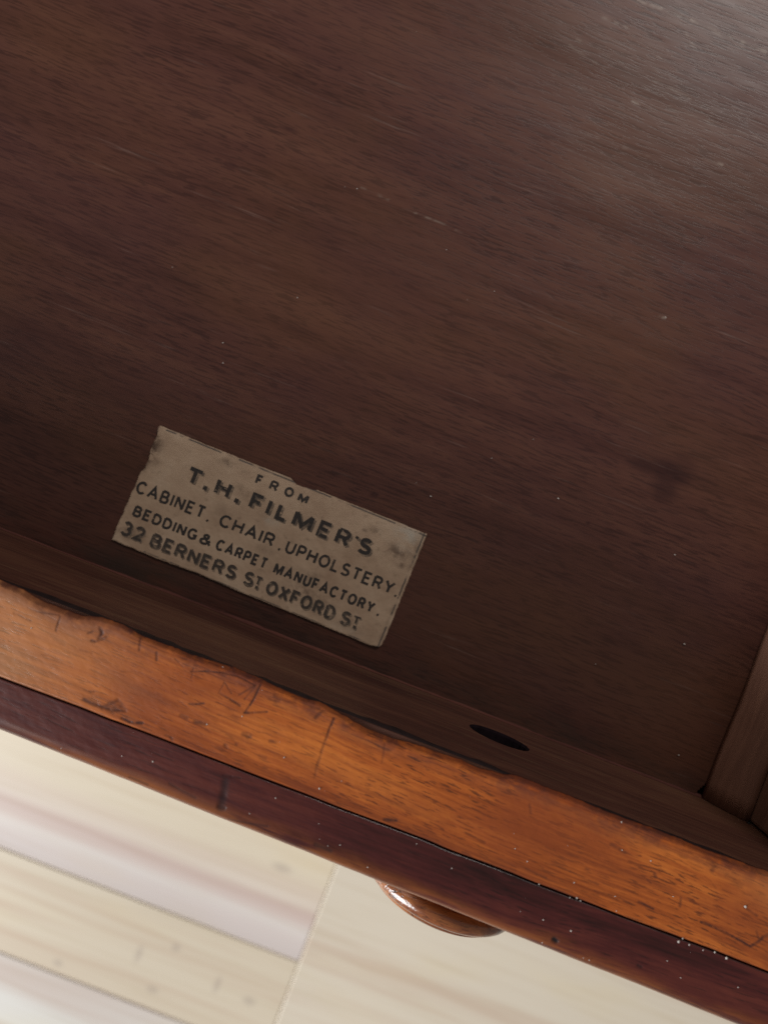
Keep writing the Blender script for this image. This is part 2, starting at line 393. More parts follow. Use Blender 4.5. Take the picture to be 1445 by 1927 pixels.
for q in [(1218, 880, 40, 16, .50), (1258, 890, 46, 32, .60), (1248, 920, 34, 24, .58), (1288, 872, 30, 24, .32), (545, 243, 22, 7, .6), (560, 140, 16, 6, .5), (432, 310, 16, 10, .4),
          (705, 930, 8, 6, .6), (1105, 985, 6, 4, .7), (640, 128, 6, 4, .5), (940, 885, 90, 12, .22), (200, 430, 40, 12, .25), (330, 520, 60, 20, .18),
          (1010, 900, 60, 10, .25), (1230, 430, 80, 40, .16), (860, 620, 40, 12, .2), (120, 560, 60, 12, .25), (560, 620, 50, 12, .2)]:
    spot(dark, *q)
def stroke(arr, pts, wpx, a, z=0.0, feather=1.0):
    k = (H - z) / F
    for p, q in zip(pts[:-1], pts[1:]):
        d, t = seg_dist(X + wob * 0.25, Y + wob * 0.25, at(*p, z), at(*q, z))
        np.maximum(arr, a * (1 - sstep(0.1 * wpx * k, (0.1 + 0.7 * feather) * wpx * k, d)), out=arr)
for pts, wd, a in [([(757, 392), (800, 408), (848, 428)], 2.6, .30), ([(858, 433), (868, 438)], 3, .35), ([(680, 352), (730, 376)], 4, .16),
                   ([(1200, 0), (1300, 36), (1445, 100)], 6, .32), ([(1130, 30), (1180, 52)], 5, .25), ([(1080, 70), (1170, 118)], 5, .22), ([(1290, 60), (1310, 96)], 5, .2),
                   ([(1238, 106), (1245, 108)], 5, .5), ([(1325, 50), (1410, 95)], 4, .2), ([(1060, 75), (1140, 130)], 4, .15), ([(1190, 190), (1205, 196)], 5, .35),
                   ([(1330, 300), (1358, 310)], 5, .4), ([(1240, 594), (1252, 598)], 4, .5), ([(1230, 150), (1300, 185)], 4, .18), ([(1380, 200), (1410, 222)], 4, .22),
                   ([(1040, 140), (1130, 180)], 4, .12), ([(1250, 200), (1430, 260)], 4, .12), ([(1100, 250), (1240, 300)], 4, .12)]:
    stroke(scuff, pts, wd, a)
scuff = np.clip(scuff * 1.9, 0, 0.8) * (0.15 + 0.85 * sstep(-0.15, 0.30, fbm(X * 700, Y * 900, 31)))
gx = fbm(X * 22, Y * 30, 41)
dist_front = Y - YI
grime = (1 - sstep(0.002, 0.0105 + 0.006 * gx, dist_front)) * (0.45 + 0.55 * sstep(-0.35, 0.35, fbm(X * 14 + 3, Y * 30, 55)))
xc = 0.5 * (X[:-1, :-1] + X[1:, 1:]); yc = 0.5 * (Y[:-1, :-1] + Y[1:, 1:])
cx, cy = at(1324, 1500)
t_ = yc - YI
keep = ~((t_ < 0.0042) & (xc > cx - 0.0026 + 0.55 * t_) & (xc < cx + 0.004))
grid_obj('bottom_panel', X, Y, Z, M_bottom, drawer, dict(dark=dark, scuff=scuff, grime=grime), keep)
# underside of the panel, and a ledge added to block the bright floor below the notch
bm = bmesh.new(); box_bm(bm, XL, XR, YI + 0.009, YB, -0.0065, -0.0010); bm_obj('bottom_underside', bm, M_side, drawer)
bm = bmesh.new(); box_bm(bm, XL, XR, YI - 0.0005, YI + 0.0085, -0.0095, -0.0060); bm_obj('blocker_ledge', bm, M_inner, drawer)

# ---- sides, back, slips
for xa, xb in ((XL - TS, XL), (XR, XR + TS)):
    bm = bmesh.new(); box_bm(bm, xa, xb, YI + 0.0003, YB + 0.009, -0.010, 0.0440, 0.0008, 2); bm_obj('side', bm, M_side, drawer)
bm = bmesh.new(); box_bm(bm, XL + 0.0002, XR - 0.0002, YB, YB + 0.008, 0.0005, 0.0420, 0.0008, 2); bm_obj('back', bm, M_side, drawer)
def slip(sign, xw):
    prof = [(0.0085, -0.0003), (0.0085, 0.0012)]
    for k in range(9):
        a = math.pi / 2 * k / 8
        u_ = k / 8; prof.append((0.0083 - 0.0068 * u_, 0.0014 + 0.0058 * u_ + 0.0007 * math.sin(math.pi * u_)))
    prof += [(0.0003, 0.0076), (0.0003, -0.0003)]
    n = 60; V = []; Fc = []
    yy = np.linspace(YI + 0.00015, YB - 0.0003, n)
    for i, y in enumerate(yy):
        e = 0.00025 * math.sin(i * 0.7) * math.sin(i * 0.23 + 1)
        for (a, z) in prof: V.append((xw - sign * (a + (e if a > 0.001 else 0)), y, z))
    m = len(prof)
    for i in range(n - 1):
        for j in range(m):
            q = (i * m + j, i * m + (j + 1) % m, (i + 1) * m + (j + 1) % m, (i + 1) * m + j)
            Fc.append(q if sign > 0 else q[::-1])
    Fc.append(tuple(range(m))[::-1]); Fc.append(tuple((n - 1) * m + j for j in range(m)))
    mesh_obj('slip', V, Fc, M_slip, drawer)
slip(1, XR); slip(-1, XL)

# ---- front board with the drilled recess behind the knob
KX, KZ = 0.0412, 0.0185
def board_with_hole():
    bm = bmesh.new(); R = 0.0070; n = 40; y0, y1 = YI, YI - 0.0125
    z0, z1 = -0.0095, h - 0.0011
    ring = [bm.verts.new((KX + R * math.cos(2 * math.pi * k / n) * (1 + 0.03 * math.sin(3 * k)), y0, 0.0178 + R * 0.74 * math.sin(2 * math.pi * k / n))) for k in range(n)]
    ch = [bm.verts.new((v.co.x * 1 - (v.co.x - KX) * 0.06, y0 - 0.0005, 0.0178 + (v.co.z - 0.0178) * 0.94)) for v in ring]
    deep = [bm.verts.new((v.co.x, y0 - 0.009, v.co.z)) for v in ch]
    for k in range(n):
        j = (k + 1) % n
        bm.faces.new((ring[k], ring[j], ch[j], ch[k])); bm.faces.new((ch[k], ch[j], deep[j], deep[k]))
    bm.faces.new(deep)
    for f_ in bm.faces: f_.material_index = 1
    # square collar round the hole
    S = 0.013; sq = []
    for k in range(n):
        a = 2 * math.pi * k / n; c_, s_ = math.cos(a), math.sin(a); m = max(abs(c_), abs(s_))
        sq.append(bm.verts.new((KX + S * c_ / m, y0, 0.0178 + S * s_ / m)))
    for k in range(n):
        j = (k + 1) % n; bm.faces.new((ring[j], ring[k], sq[k], sq[j]))
    xa, xb = KX - S, KX + S; za, zb = 0.0178 - S, 0.0178 + S
    def quad(x0, x1, za_, zb_):
        bm.faces.new([bm.verts.new(p) for p in ((x1, y0, za_), (x0, y0, za_), (x0, y0, zb_), (x1, y0, zb_))])
    quad(X0, xa, z0, z1); quad(xb, X1, z0, z1); quad(xa, xb, z0, za); quad(xa, xb, zb, z1)
    for pts in (((X0, y0, z1), (X0, y1, z1), (X1, y1, z1), (X1, y0, z1)), ((X0, y1, z0), (X0, y0, z0), (X1, y0, z0), (X1, y1, z0)),
                ((X0, y1, z0), (X0, y1, z1), (X0, y0, z1), (X0, y0, z0)), ((X1, y0, z0), (X1, y0, z1), (X1, y1, z1), (X1, y1, z0)),
                ((X0, y1, z1), (X0, y1, z0), (X1, y1, z0), (X1, y1, z1))):
        bm.faces.new([bm.verts.new(p) for p in pts])
    o = bm_obj('front_board', bm, M_inner, drawer); o.data.materials.append(M_hole); return o
board_with_hole()
# small rounded bead of old glue and wood along the foot of the front
n = 400; V = []; Fc = []
for i, x in enumerate(np.linspace(XL, XR - 0.0086, n)):
    r = 0.0007 + 0.0002 * float(vnoise(np.array(x * 300), np.array(0.5), 77)) + 0.0002 * float(vnoise(np.array(x * 60), np.array(2.5), 78))
    for k in range(5):
        a = math.pi / 2 * k / 4
        V.append((x, YI + r * (1 - math.sin(a)) * 1.0 + 0.00005, r * (1 - math.cos(a)) * 1.3 - 0.0003))
for i in range(n - 1):
    for k in range(4):
        Fc.append((i * 5 + k, (i + 1) * 5 + k, (i + 1) * 5 + k + 1, i * 5 + k + 1))
mesh_obj('glue_bead', V, Fc, M_slip if False else wood('bead_mahogany', (0.05, 0.018, 0.014), (0.085, 0.030, 0.024), (0.11, 0.042, 0.030), (0.02, 0.01, 0.01), rough=0.75, spec=0.12, seed=2.0), drawer)

# ---- orange top edge: dense strip with a bruised, wavy inner arris, scratches and dents
def dense_x():
    return np.concatenate([np.linspace(X0, -0.068, 60)[:-1], np.arange(-0.068, 0.098, 0.00013), np.linspace(0.098, X1, 20)])
xs = dense_x()
y_in = -384 * KT; y_out = -549 * KT
# inner arris read off the photograph
edge_px = [(-200, 1016), (0, 1094), (40, 1110), (75, 1133), (110, 1145), (150, 1160), (190, 1163), (230, 1178), (270, 1200), (310, 1215), (360, 1234), (400, 1246), (450, 1262), (500, 1285),
           (560, 1313), (600, 1323), (650, 1350), (690, 1374), (730, 1390), (790, 1406), (830, 1421), (870, 1434), (900, 1448), (945, 1460), (970, 1462), (1000, 1473), (1060, 1496), (1110, 1517), (1180, 1545), (1240, 1566), (1300, 1591), (1345, 1608), (1400, 1628), (1445, 1643), (1600, 1706)]
ep = np.array([at(a, b, h) for a, b in edge_px])
yin = np.interp(xs, ep[:, 0], ep[:, 1])
yin = np.where((xs < ep[0, 0]) | (xs > ep[-1, 0]), y_in, yin)
yin = yin + 0.00007 * vnoise(xs * 420, xs * 0, 91) + 0.00006 * vnoise(xs * 1500, xs * 0, 92)
nr = 150
tt = np.linspace(0, 1, nr)
X = np.repeat(xs[None, :], nr, 0)
y_o = y_out + 0.00010 * vnoise(xs * 180, xs * 0, 95)
Y = yin[None, :] + (y_o - yin)[None, :] * tt[:, None]
X = X
d_in = yin[None, :] - Y
wob = 0.0006 * fbm(X * 420, Y * 420, 13)
Z = h + 0.00012 * fbm(X * 60, Y * 90, 5) + 0.00004 * fbm(X * 500, Y * 900, 6)
rad = 0.0008 + 0.0003 * vnoise(X * 60, X * 0 + 3, 17)
Z = Z - rad * 0.9 * np.clip(1 - d_in / rad, 0, 1) ** 2.2
Z = Z - 0.00035 * np.clip(1 - (Y - y_o[None, :]) / 0.0005, 0, 1) ** 2
dark = np.zeros_like(X)
SCR = 0.60 + 0.40 * sstep(-0.30, 0.20, fbm(X * 900, Y * 900, 47))
def stroke_t(px, wpx, a, z=h, feather=1.0, depth=0.00005):
    global Z
    k = (H - z) / F
    for p, q in zip(px[:-1], px[1:]):
        P, Q = at(*p, z), at(*q, z)
        d, t = seg_dist(X + wob * 0.25, Y + wob * 0.25, P, Q)
        m = min(1, a * 1.15) * (1 - sstep(0.10 * wpx * k, (0.15 + 0.75 * feather) * wpx * k, d)) * SCR
        np.maximum(dark, m, out=dark)
        Z = Z - depth * (1 - sstep(0.0, 0.8 * wpx * k, d)) * min(1, a)
c2 = lambda *p: [(a / 2.89, 1050 + b / 2.89) for a, b in p]
c3 = lambda *p: [(400 + a / 2.89, 1200 + b / 2.89) for a, b in p]
c5 = lambda *p: [(945 + a / 2.89, 1427 + b / 2.89) for a, b in p]
for pts, wd, a in [
    (c2((332, 315), (322, 350), (308, 395)), 4, .6), (c2((545, 380), (555, 410), (540, 440)), 7, .8), (c2((500, 450), (520, 455), (560, 440), (580, 430)), 5, .7), (c2((480, 410), (505, 400)), 4, .5),
    (c2((765, 440), (758, 500)), 5, .6), (c2((852, 515), (855, 555)), 5, .6), (c2((200, 290), (260, 300), (330, 310)), 3, .45), (c2((80, 300), (170, 340)), 5, .35),
    (c2((1040, 618), (1120, 615), (1200, 622), (1300, 645), (1390, 695)), 3, .75), (c2((1055, 600), (1040, 655)), 3, .5),
    (c2((1222, 675), (1190, 735)), 3, .5), (c2((1222, 675), (1262, 735)), 3, .55), (c2((1200, 738), (1255, 770), (1305, 805)), 4, .6), (c2((1300, 745), (1395, 690)), 3, .6), (c2((1395, 690), (1330, 770)), 3, .5),
    (c2((1418, 690), (1380, 770), (1335, 838)), 4, .8), (c2((1330, 842), (1380, 840), (1450, 838)), 4, .8), (c2((1035, 792), (1070, 795), (1110, 790)), 4, .7),
    (c2((985, 855), (1018, 872)), 6, .7), (c2((1062, 892), (1118, 902)), 8, .85), (c2((455, 770), (530, 800), (600, 825), (685, 832)), 6, .75), (c2((560, 815), (640, 775), (685, 830)), 8, .55), (c2((600, 820), (660, 815)), 12, .55),
    (c2((665, 872), (710, 893), (775, 898)), 6, .85), (c2((1340, 960), (1352, 972)), 9, .65), (c2((1228, 1018), (1236, 1024)), 7, .6), (c2((930, 975), (940, 990)), 5, .5),
    (c3((340, 315), (370, 330), (345, 345)), 8, .5), (c3((170, 525), (205, 535)), 9, .55), (c3((318, 562), (345, 567)), 7, .5), (c3((70, 585), (82, 597)), 6, .5), (c3((130, 575), (135, 580)), 5, .4),
    (c3((658, 440), (640, 490), (618, 555)), 5, .8), (c3((618, 555), (590, 620), (575, 680), (555, 760)), 5, .42), (c3((560, 435), (600, 400)), 7, .6), (c3((540, 375), (585, 385)), 6, .5),
    (c3((845, 490), (880, 520)), 10, .6), (c3((935, 575), (925, 680)), 4, .35), (c3((905, 590), (870, 560)), 5, .4), (c3((935, 988), (998, 994)), 6, .85), (c3((1060, 650), (1180, 680)), 4, .25),
    (c3((260, 640), (290, 650)), 6, .3), (c3((370, 740), (420, 760)), 5, .25),
    (c5((590, 468), (640, 495), (668, 512)), 6, .45), (c5((690, 380), (740, 410), (785, 440)), 5, .35), (c5((830, 628), (832, 640)), 7, .6), (c5((740, 780), (780, 795), (822, 817)), 4, .8),
    (c5((972, 755), (964, 805)), 5, .5), (c5((1080, 890), (1140, 915), (1200, 940), (1280, 985), (1350, 1022)), 4, .9), (c5((1350, 1022), (1385, 1002), (1415, 975), (1460, 950)), 6, .75),
    (c5((1380, 940), (1400, 1000)), 4, .4), (c5((1330, 820), (1385, 855)), 5, .5), (c5((150, 250), (155, 300)), 5, .35), (c5((455, 600), (470, 605)), 4, .5), (c5((240, 570), (330, 590)), 4, .3),
    (c5((270, 560), (420, 640), (520, 690)), 3, .35), (c5((500, 720), (640, 760), (720, 800)), 3, .4), (c5((130, 600), (240, 650)), 4, .4), (c5((1120, 560), (1160, 580), (1140, 610)), 9, .45),
    (c5((1220, 640), (1300, 690)), 10, .35)]:
    stroke_t(pts, wd, a)
for _ in range(16):                                   # short faint knocks
    rs = np.random.RandomState(_ + 200)
    px = rs.uniform(10, 1440); d = rs.beta(0.8, 1.6) * 150 + 12
    py = 1096 + px * 0.3775 + d * 1.07
    ang = rs.normal(0.3, 0.35); ln = rs.uniform(4, 26)
    stroke_t([(px, py), (px + ln * math.cos(ang), py + ln * math.sin(ang))], rs.uniform(2.0, 4.5), rs.uniform(.15, .5))
bru = np.clip(1 - d_in / (0.0020 + 0.0018 * (1 + fbm(X * 110, X * 0 + 1, 23))), 0, 1) ** 0.9
bru = bru * (0.65 + 0.45 * sstep(-0.2, 0.4, fbm(X * 260, Y * 260, 29)))
bru = bru * (0.75 + 0.25 * (1 - sstep(-0.02, 0.03, X)))
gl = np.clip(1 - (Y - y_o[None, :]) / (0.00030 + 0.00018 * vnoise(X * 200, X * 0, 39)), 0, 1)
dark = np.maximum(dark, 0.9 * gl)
pale = (1 - sstep(-0.064, -0.020, X)) * (0.6 + 0.4 * fbm(X * 60, Y * 120, 61))
pale = np.clip(pale + 0.35 * sstep(0.080, 0.094, X) * np.clip(1 - d_in / 0.008, 0, 1), 0, 1)
# skirts: down the inside (a slight overhang) and the outer joint
Xa = np.vstack([X[:1], X[:1], X, X[-1:]]);
Ya = np.vstack([Y[:1] - 0.0010, Y[:1] + 0.00004, Y, Y[-1:]])
Za = np.vstack([Z[:1] * 0 + h - 0.0016, Z[:1] - 0.0005, Z, Z[-1:] - 0.004])
pad = lambda a, v0, v1: np.vstack([a[:1] * 0 + v0, a[:1] * 0 + v0, a, a[-1:] * 0 + v1])
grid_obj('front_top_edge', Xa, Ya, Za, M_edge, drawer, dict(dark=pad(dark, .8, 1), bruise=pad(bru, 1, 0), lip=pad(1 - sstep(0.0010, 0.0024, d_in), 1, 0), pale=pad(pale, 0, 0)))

# dark strip painting in the shadow line under the lip
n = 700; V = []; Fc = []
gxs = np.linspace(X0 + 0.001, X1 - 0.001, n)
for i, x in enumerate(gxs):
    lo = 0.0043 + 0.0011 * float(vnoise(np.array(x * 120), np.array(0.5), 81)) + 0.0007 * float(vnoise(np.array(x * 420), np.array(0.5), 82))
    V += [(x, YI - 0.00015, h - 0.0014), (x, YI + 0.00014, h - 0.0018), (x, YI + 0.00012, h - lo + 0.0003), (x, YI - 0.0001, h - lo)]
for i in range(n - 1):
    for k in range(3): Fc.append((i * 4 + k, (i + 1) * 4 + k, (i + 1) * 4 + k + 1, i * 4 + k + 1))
mesh_obj('lip_shade_strip', V, Fc, M_lip_shade, drawer)

# ---- dark facing with rounded, worn outer arris
xs = dense_x()
yo_px = [(-300, 1250), (0, 1367), (400, 1527), (700, 1650), (1100, 1811), (1395, 1927), (1600, 2008)]
ep = np.array([at(a, b, h - 0.004) for a, b in yo_px])
sl = np.polyfit(ep[:, 0], ep[:, 1], 1)
yout = np.polyval(sl, xs)
top0 = y_out - 0.00022
R = 0.0034
prof_n = 70
X = np.repeat(xs[None, :], prof_n + 24, 0); Y = np.zeros_like(X); Z = np.zeros_like(X); worn = np.zeros_like(X)
y_s = top0 + 0.00010 * vnoise(xs * 180, xs * 0, 95)
rows_y = np.linspace(0, 1, prof_n)
for i, t in enumerate(rows_y):
    Y[i] = y_s + (yout + R - y_s) * t; Z[i] = h - 0.0003
for k in range(20):
    a = math.pi / 2 * (k + 1) / 20
    Y[prof_n + k] = yout + R - R * math.sin(a); Z[prof_n + k] = h - 0.0003 - 1.15 * R * (1 - math.cos(a))
for k, z in enumerate((0.030, 0.012, -0.006, -0.0095)):
    Y[prof_n + 20 + k] = yout; Z[prof_n + 20 + k] = z
yo2 = np.repeat(yout[None, :], X.shape[0], 0)
dd = Y - yo2
worn = 1 - sstep(0.0009, 0.0046 + 0.0016 * fbm(X * 50, X * 0 + 2, 71), dd)
worn = np.clip(worn * (0.85 + 0.35 * fbm(X * 90, X * 0 + 4, 72)) * 1.15, 0, 1)
worn = worn * (0.35 + 0.65 * sstep(-0.060, -0.045, X) )
Zf = 0.00008 * fbm(X * 70, Y * 140, 33) + 0.00004 * fbm(X * 400, Y * 900, 34)
top = np.arange(X.shape[0])[:, None] < prof_n
Z = Z + np.where(top, Zf, Zf * 0.4)
Y = np.where(np.arange(X.shape[0])[:, None] >= prof_n, Y + 0.00010 * fbm(X * 120, X * 0, 35), Y)
Z[0] -= 0.0040; Z[1] -= 0.0004
dark = np.zeros_like(X); SCR = 1.0; wob = 0.0005 * fbm(X * 420, Y * 420, 14)
keepZ = Z
for pts, wd, a, dp in [(c2((1215, 1185), (1260, 1190), (1305, 1200)), 5, .3, .00012), (c2((1225, 1220), (1215, 1290), (1200, 1360)), 14, .55, .00008), (c2((1190, 1355), (1220, 1363)), 8, .6, .00018),
                       (c5((285, 990), (297, 1000)), 9, .9, .0003), (c5((740, 1130), (760, 1140)), 5, .5, .0002), (c3((80, 1000), (300, 1030)), 4, .4, .0001), (c3((560, 1130), (640, 1165)), 8, .5, .00006),
                       (c2((920, 1230), (1060, 1310)), 5, .35, .00006), (c2((700, 1200), (800, 1240)), 5, .4, .0001)]:
    stroke_t(pts, wd, a, z=h, depth=dp)
gl = np.clip(1 - (y_s[None, :] - Y) / (0.00022 + 0.00020 * sstep(0.0, 0.05, X)), 0, 1)
dark = np.maximum(dark, 0.95 * gl)
Xa, Ya, Za = X, Y, Z
facing = grid_obj('front_facing', X, Y, Z, M_facing, drawer, dict(dark=dark, worn=worn))
facing['label'] = 'dark red mahogany facing on the outside of the front'
# foot and ends of the facing
yo_mid = float(np.polyval(sl, 0))
bm = bmesh.new(); box_bm(bm, X0 + 0.0003, X1 - 0.0003, y_out + 0.0030, YI - 0.0128, -0.0090, h - 0.0030); bm_obj('front_core', bm, M_inner, drawer)
bm = bmesh.new(); box_bm(bm, X0 + 0.0003, X1 - 0.0003, yo_mid + 0.0022, y_out + 0.0028, -0.0090, h - 0.0065); bm_obj('front_core', bm, M_inner, drawer)

# ---- turned knob
def lathe(prof, n=96):
    V = []; Fc = []
    for i, (r, d) in enumerate(prof):
        for k in range(n):
            a = 2 * math.pi * k / n
            V.append((r * math.cos(a), -d, r * math.sin(a)))
    for i in range(len(prof) - 1):
        for k in range(n):
            j = (k + 1) % n
            Fc.append((i * n + k, i * n + j, (i + 1) * n + j, (i + 1) * n + k))
    Fc.append(tuple((len(prof) - 1) * n + k for k in range(n)))
    return V, Fc
pr = [(0.0100, -0.0020), (0.0100, 0.0006), (0.0094, 0.0010), (0.0086, 0.0016), (0.0085, 0.0022), (0.0094, 0.0029), (0.0118, 0.0036), (0.0143, 0.0042)]
for k in range(13):                      # rounded rim
    a = -1.15 + 2.45 * k / 12
    pr.append((0.0146 + 0.0022 * math.cos(a), 0.0063 + 0.0022 * math.sin(a)))
rl, dl = pr[-1]
pr.append((rl - 0.0004, dl + 0.00005))
pr.append((rl - 0.0007, dl + 0.0004))
r0, d0 = pr[-1]
for k in range(1, 17):                   # low dome
    a = math.pi / 2 * k / 16
    pr.append((max(r0 * math.cos(a), 0.0002), d0 + 0.0026 * math.sin(a)))
V, Fc = lathe(pr)
knob = mesh_obj('knob', V, Fc, M_knob, drawer)
knob.location = (KX - 0.0009, float(np.polyval(sl, KX)), KZ)
knob['label'] = 'turned glossy mahogany knob under the front edge'

# ---- small nail hole plug where side and front meet
V, Fc = lathe([(0.00001, -0.0001), (0.0004, -0.0001), (0.00042, 0.0001), (0.0003, 0.00022), (0.00005, 0.00026)], 14)
x_, y_ = at(1412, 1547, 0.0085)
nl = mesh_obj('nail', [(a, -b, c) for a, b, c in V], [f[::-1] for f in Fc], M_iron, drawer); nl.location = (x_ - 0.0006, YI + 0.00012, 0.0088)

# ---- paper label
lab = 70.0e-3 / 1270.0                       # metres per label unit
LA = -math.radians(22.2) + ROLL
ox, oy = at(200 + 232 / 2.3306, 780 + 45 / 2.3306)
ex = (math.cos(LA), math.sin(LA)); ey = (math.sin(LA), -math.cos(LA))
def lp(s_, t_, z): return (ox + (s_ * ex[0] + t_ * ey[0]) * lab, oy + (s_ * ex[1] + t_ * ey[1]) * lab, z)
LW, LH = 1270, 545
ns, nt = 420, 190
S0 = np.linspace(0, 1, ns); T0 = np.linspace(0, 1, nt)
# edges of the paper as functions along its sides
topk = np.interp(S0 * LW, [0, 60, 300, 560, 618, 640, 655, 690, 735, 752, 900, 1100, 1270], [0, 1, 2, 0, -3, 8, 15, 13, 9, 2, 2, 0, 0]) + 0.8 * vnoise(S0 * 60, S0 * 0, 3) + 0.7 * vnoise(S0 * 200, S0 * 0, 4)
botk = LH + np.interp(S0 * LW, [0, 20, 200, 420, 600, 900, 1230, 1270], [0, 0, 3, -5, 1, 0, 2, -6]) + 1.0 * vnoise(S0 * 40, S0 * 0, 5) + 0.8 * vnoise(S0 * 160, S0 * 0, 6)
lefk = np.interp(T0 * LH, [0, 12, 50, 120, 160, 190, 240, 330, 420, 545], [8, 3, 12, 9, 18, 14, 4, 3, 0, 0]) + 2.0 * vnoise(T0 * 22, T0 * 0, 7) + 1.2 * vnoise(T0 * 80, T0 * 0, 8)
rigk = LW + np.interp(T0 * LH, [0, 15, 120, 300, 480, 530, 545], [-1, 0, 0, 1, 2, 0, -10]) + 1.2 * vnoise(T0 * 50, T0 * 0, 9)
SS = lefk[:, None] * (1 - S0[None, :]) + rigk[:, None] * S0[None, :]
TT = topk[None, :] * (1 - T0[:, None]) + botk[None, :] * T0[:, None]
LZ0 = 0.00030
edge_d = np.minimum(np.minimum(S0[None, :], 1 - S0[None, :]) * LW, np.minimum(T0[:, None], 1 - T0[:, None]) * LH)
LZ = LZ0 + 0.00006 * fbm(SS * 0.011, TT * 0.014, 15) + 0.00004 * fbm(SS * 0.05, TT * 0.05, 16)
LZ = LZ - 0.00006 * np.clip(1 - edge_d / 5, 0, 1)
LZ = LZ + 0.00022 * np.exp(-((SS - 1262) / 30) ** 2 - ((TT - 3) / 26) ** 2) + 0.00022 * np.exp(-((SS - 1258) / 30) ** 2 - ((TT - 540) / 26) ** 2)
def gz(sx, tx, rs_, rt_, a): return a * np.exp(-((SS - sx) / rs_) ** 2 - ((TT - tx) / rt_) ** 2)
stain = (gz(20, 80, 30, 45, .8) + gz(30, 140, 40, 30, .8) + gz(10, 160, 16, 60, .7) + gz(345, 42, 34, 16, .9) + gz(1180, 120, 60, 30, .8) + gz(1230, 60, 30, 30, .5) + gz(1060, 70, 40, 20, .5)
         + gz(880, 440, 110, 40, .55) + gz(870, 360, 60, 20, .5) + gz(60, 490, 60, 24, .7) + gz(420, 250, 60, 40, .25) + gz(640, 330, 50, 24, .35) + gz(1010, 90, 10, 8, .9) + gz(1220, 170, 20, 14, .7) + gz(480, 140, 60, 20, .3) + gz(1090, 500, 60, 26, .4))
stain = np.clip(stain + 0.5 * np.clip(1 - edge_d / 9, 0, 1) + 0.35 * np.clip(1 - np.abs(SS - 1255) / 14, 0, 1), 0, 1)
wear = np.clip(gz(1190, 30, 60, 30, .7) + gz(620, 205, 34, 20, .8) + gz(1200, 60, 40, 50, .5) + gz(1110, 520, 60, 16, .4), 0, 1)
brk = sstep(-0.30, 0.05, fbm(SS * 0.03, TT * 0.03, 44))
line = np.maximum((1 - sstep(1.8, 4.2, np.abs(TT - 9))) * brk * (SS > 40), (1 - sstep(1.8, 4.2, np.abs(SS - 1257))) * brk)
line = np.maximum(line, 0.8 * (1 - sstep(1.3, 3.0, np.abs(TT - 539))) * brk * (SS > 150))
line = np.clip(line * 1.0, 0, 1)
PX = ox + (SS * ex[0] + TT * ey[0]) * lab; PY = oy + (SS * ex[1] + TT * ey[1]) * lab
# close the sheet with a skirt down to the wood
def skirt(a, z=False):
    b = np.pad(a, 1, mode='edge')
    if z: b[0, :] = b[-1, :] = 0.00002; b[:, 0] = b[:, -1] = 0.00002
    return b
paper = grid_obj('paper_label', skirt(PX)[:, ::-1], skirt(PY)[:, ::-1], skirt(LZ, True)[:, ::-1], M_paper, drawer,
                 dict(stain=skirt(stain)[:, ::-1], wear=skirt(wear)[:, ::-1], line=skirt(line)[:, ::-1]))
paper['label'] = 'aged tan paper trade label printed in black capitals'


def arc(cx, cy, rx, ry, a0, a1, n=14):
    return [(cx + rx * math.cos(math.radians(a0 + (a1 - a0) * k / n)), cy + ry * math.sin(math.radians(a0 + (a1 - a0) * k / n))) for k in range(n + 1)]
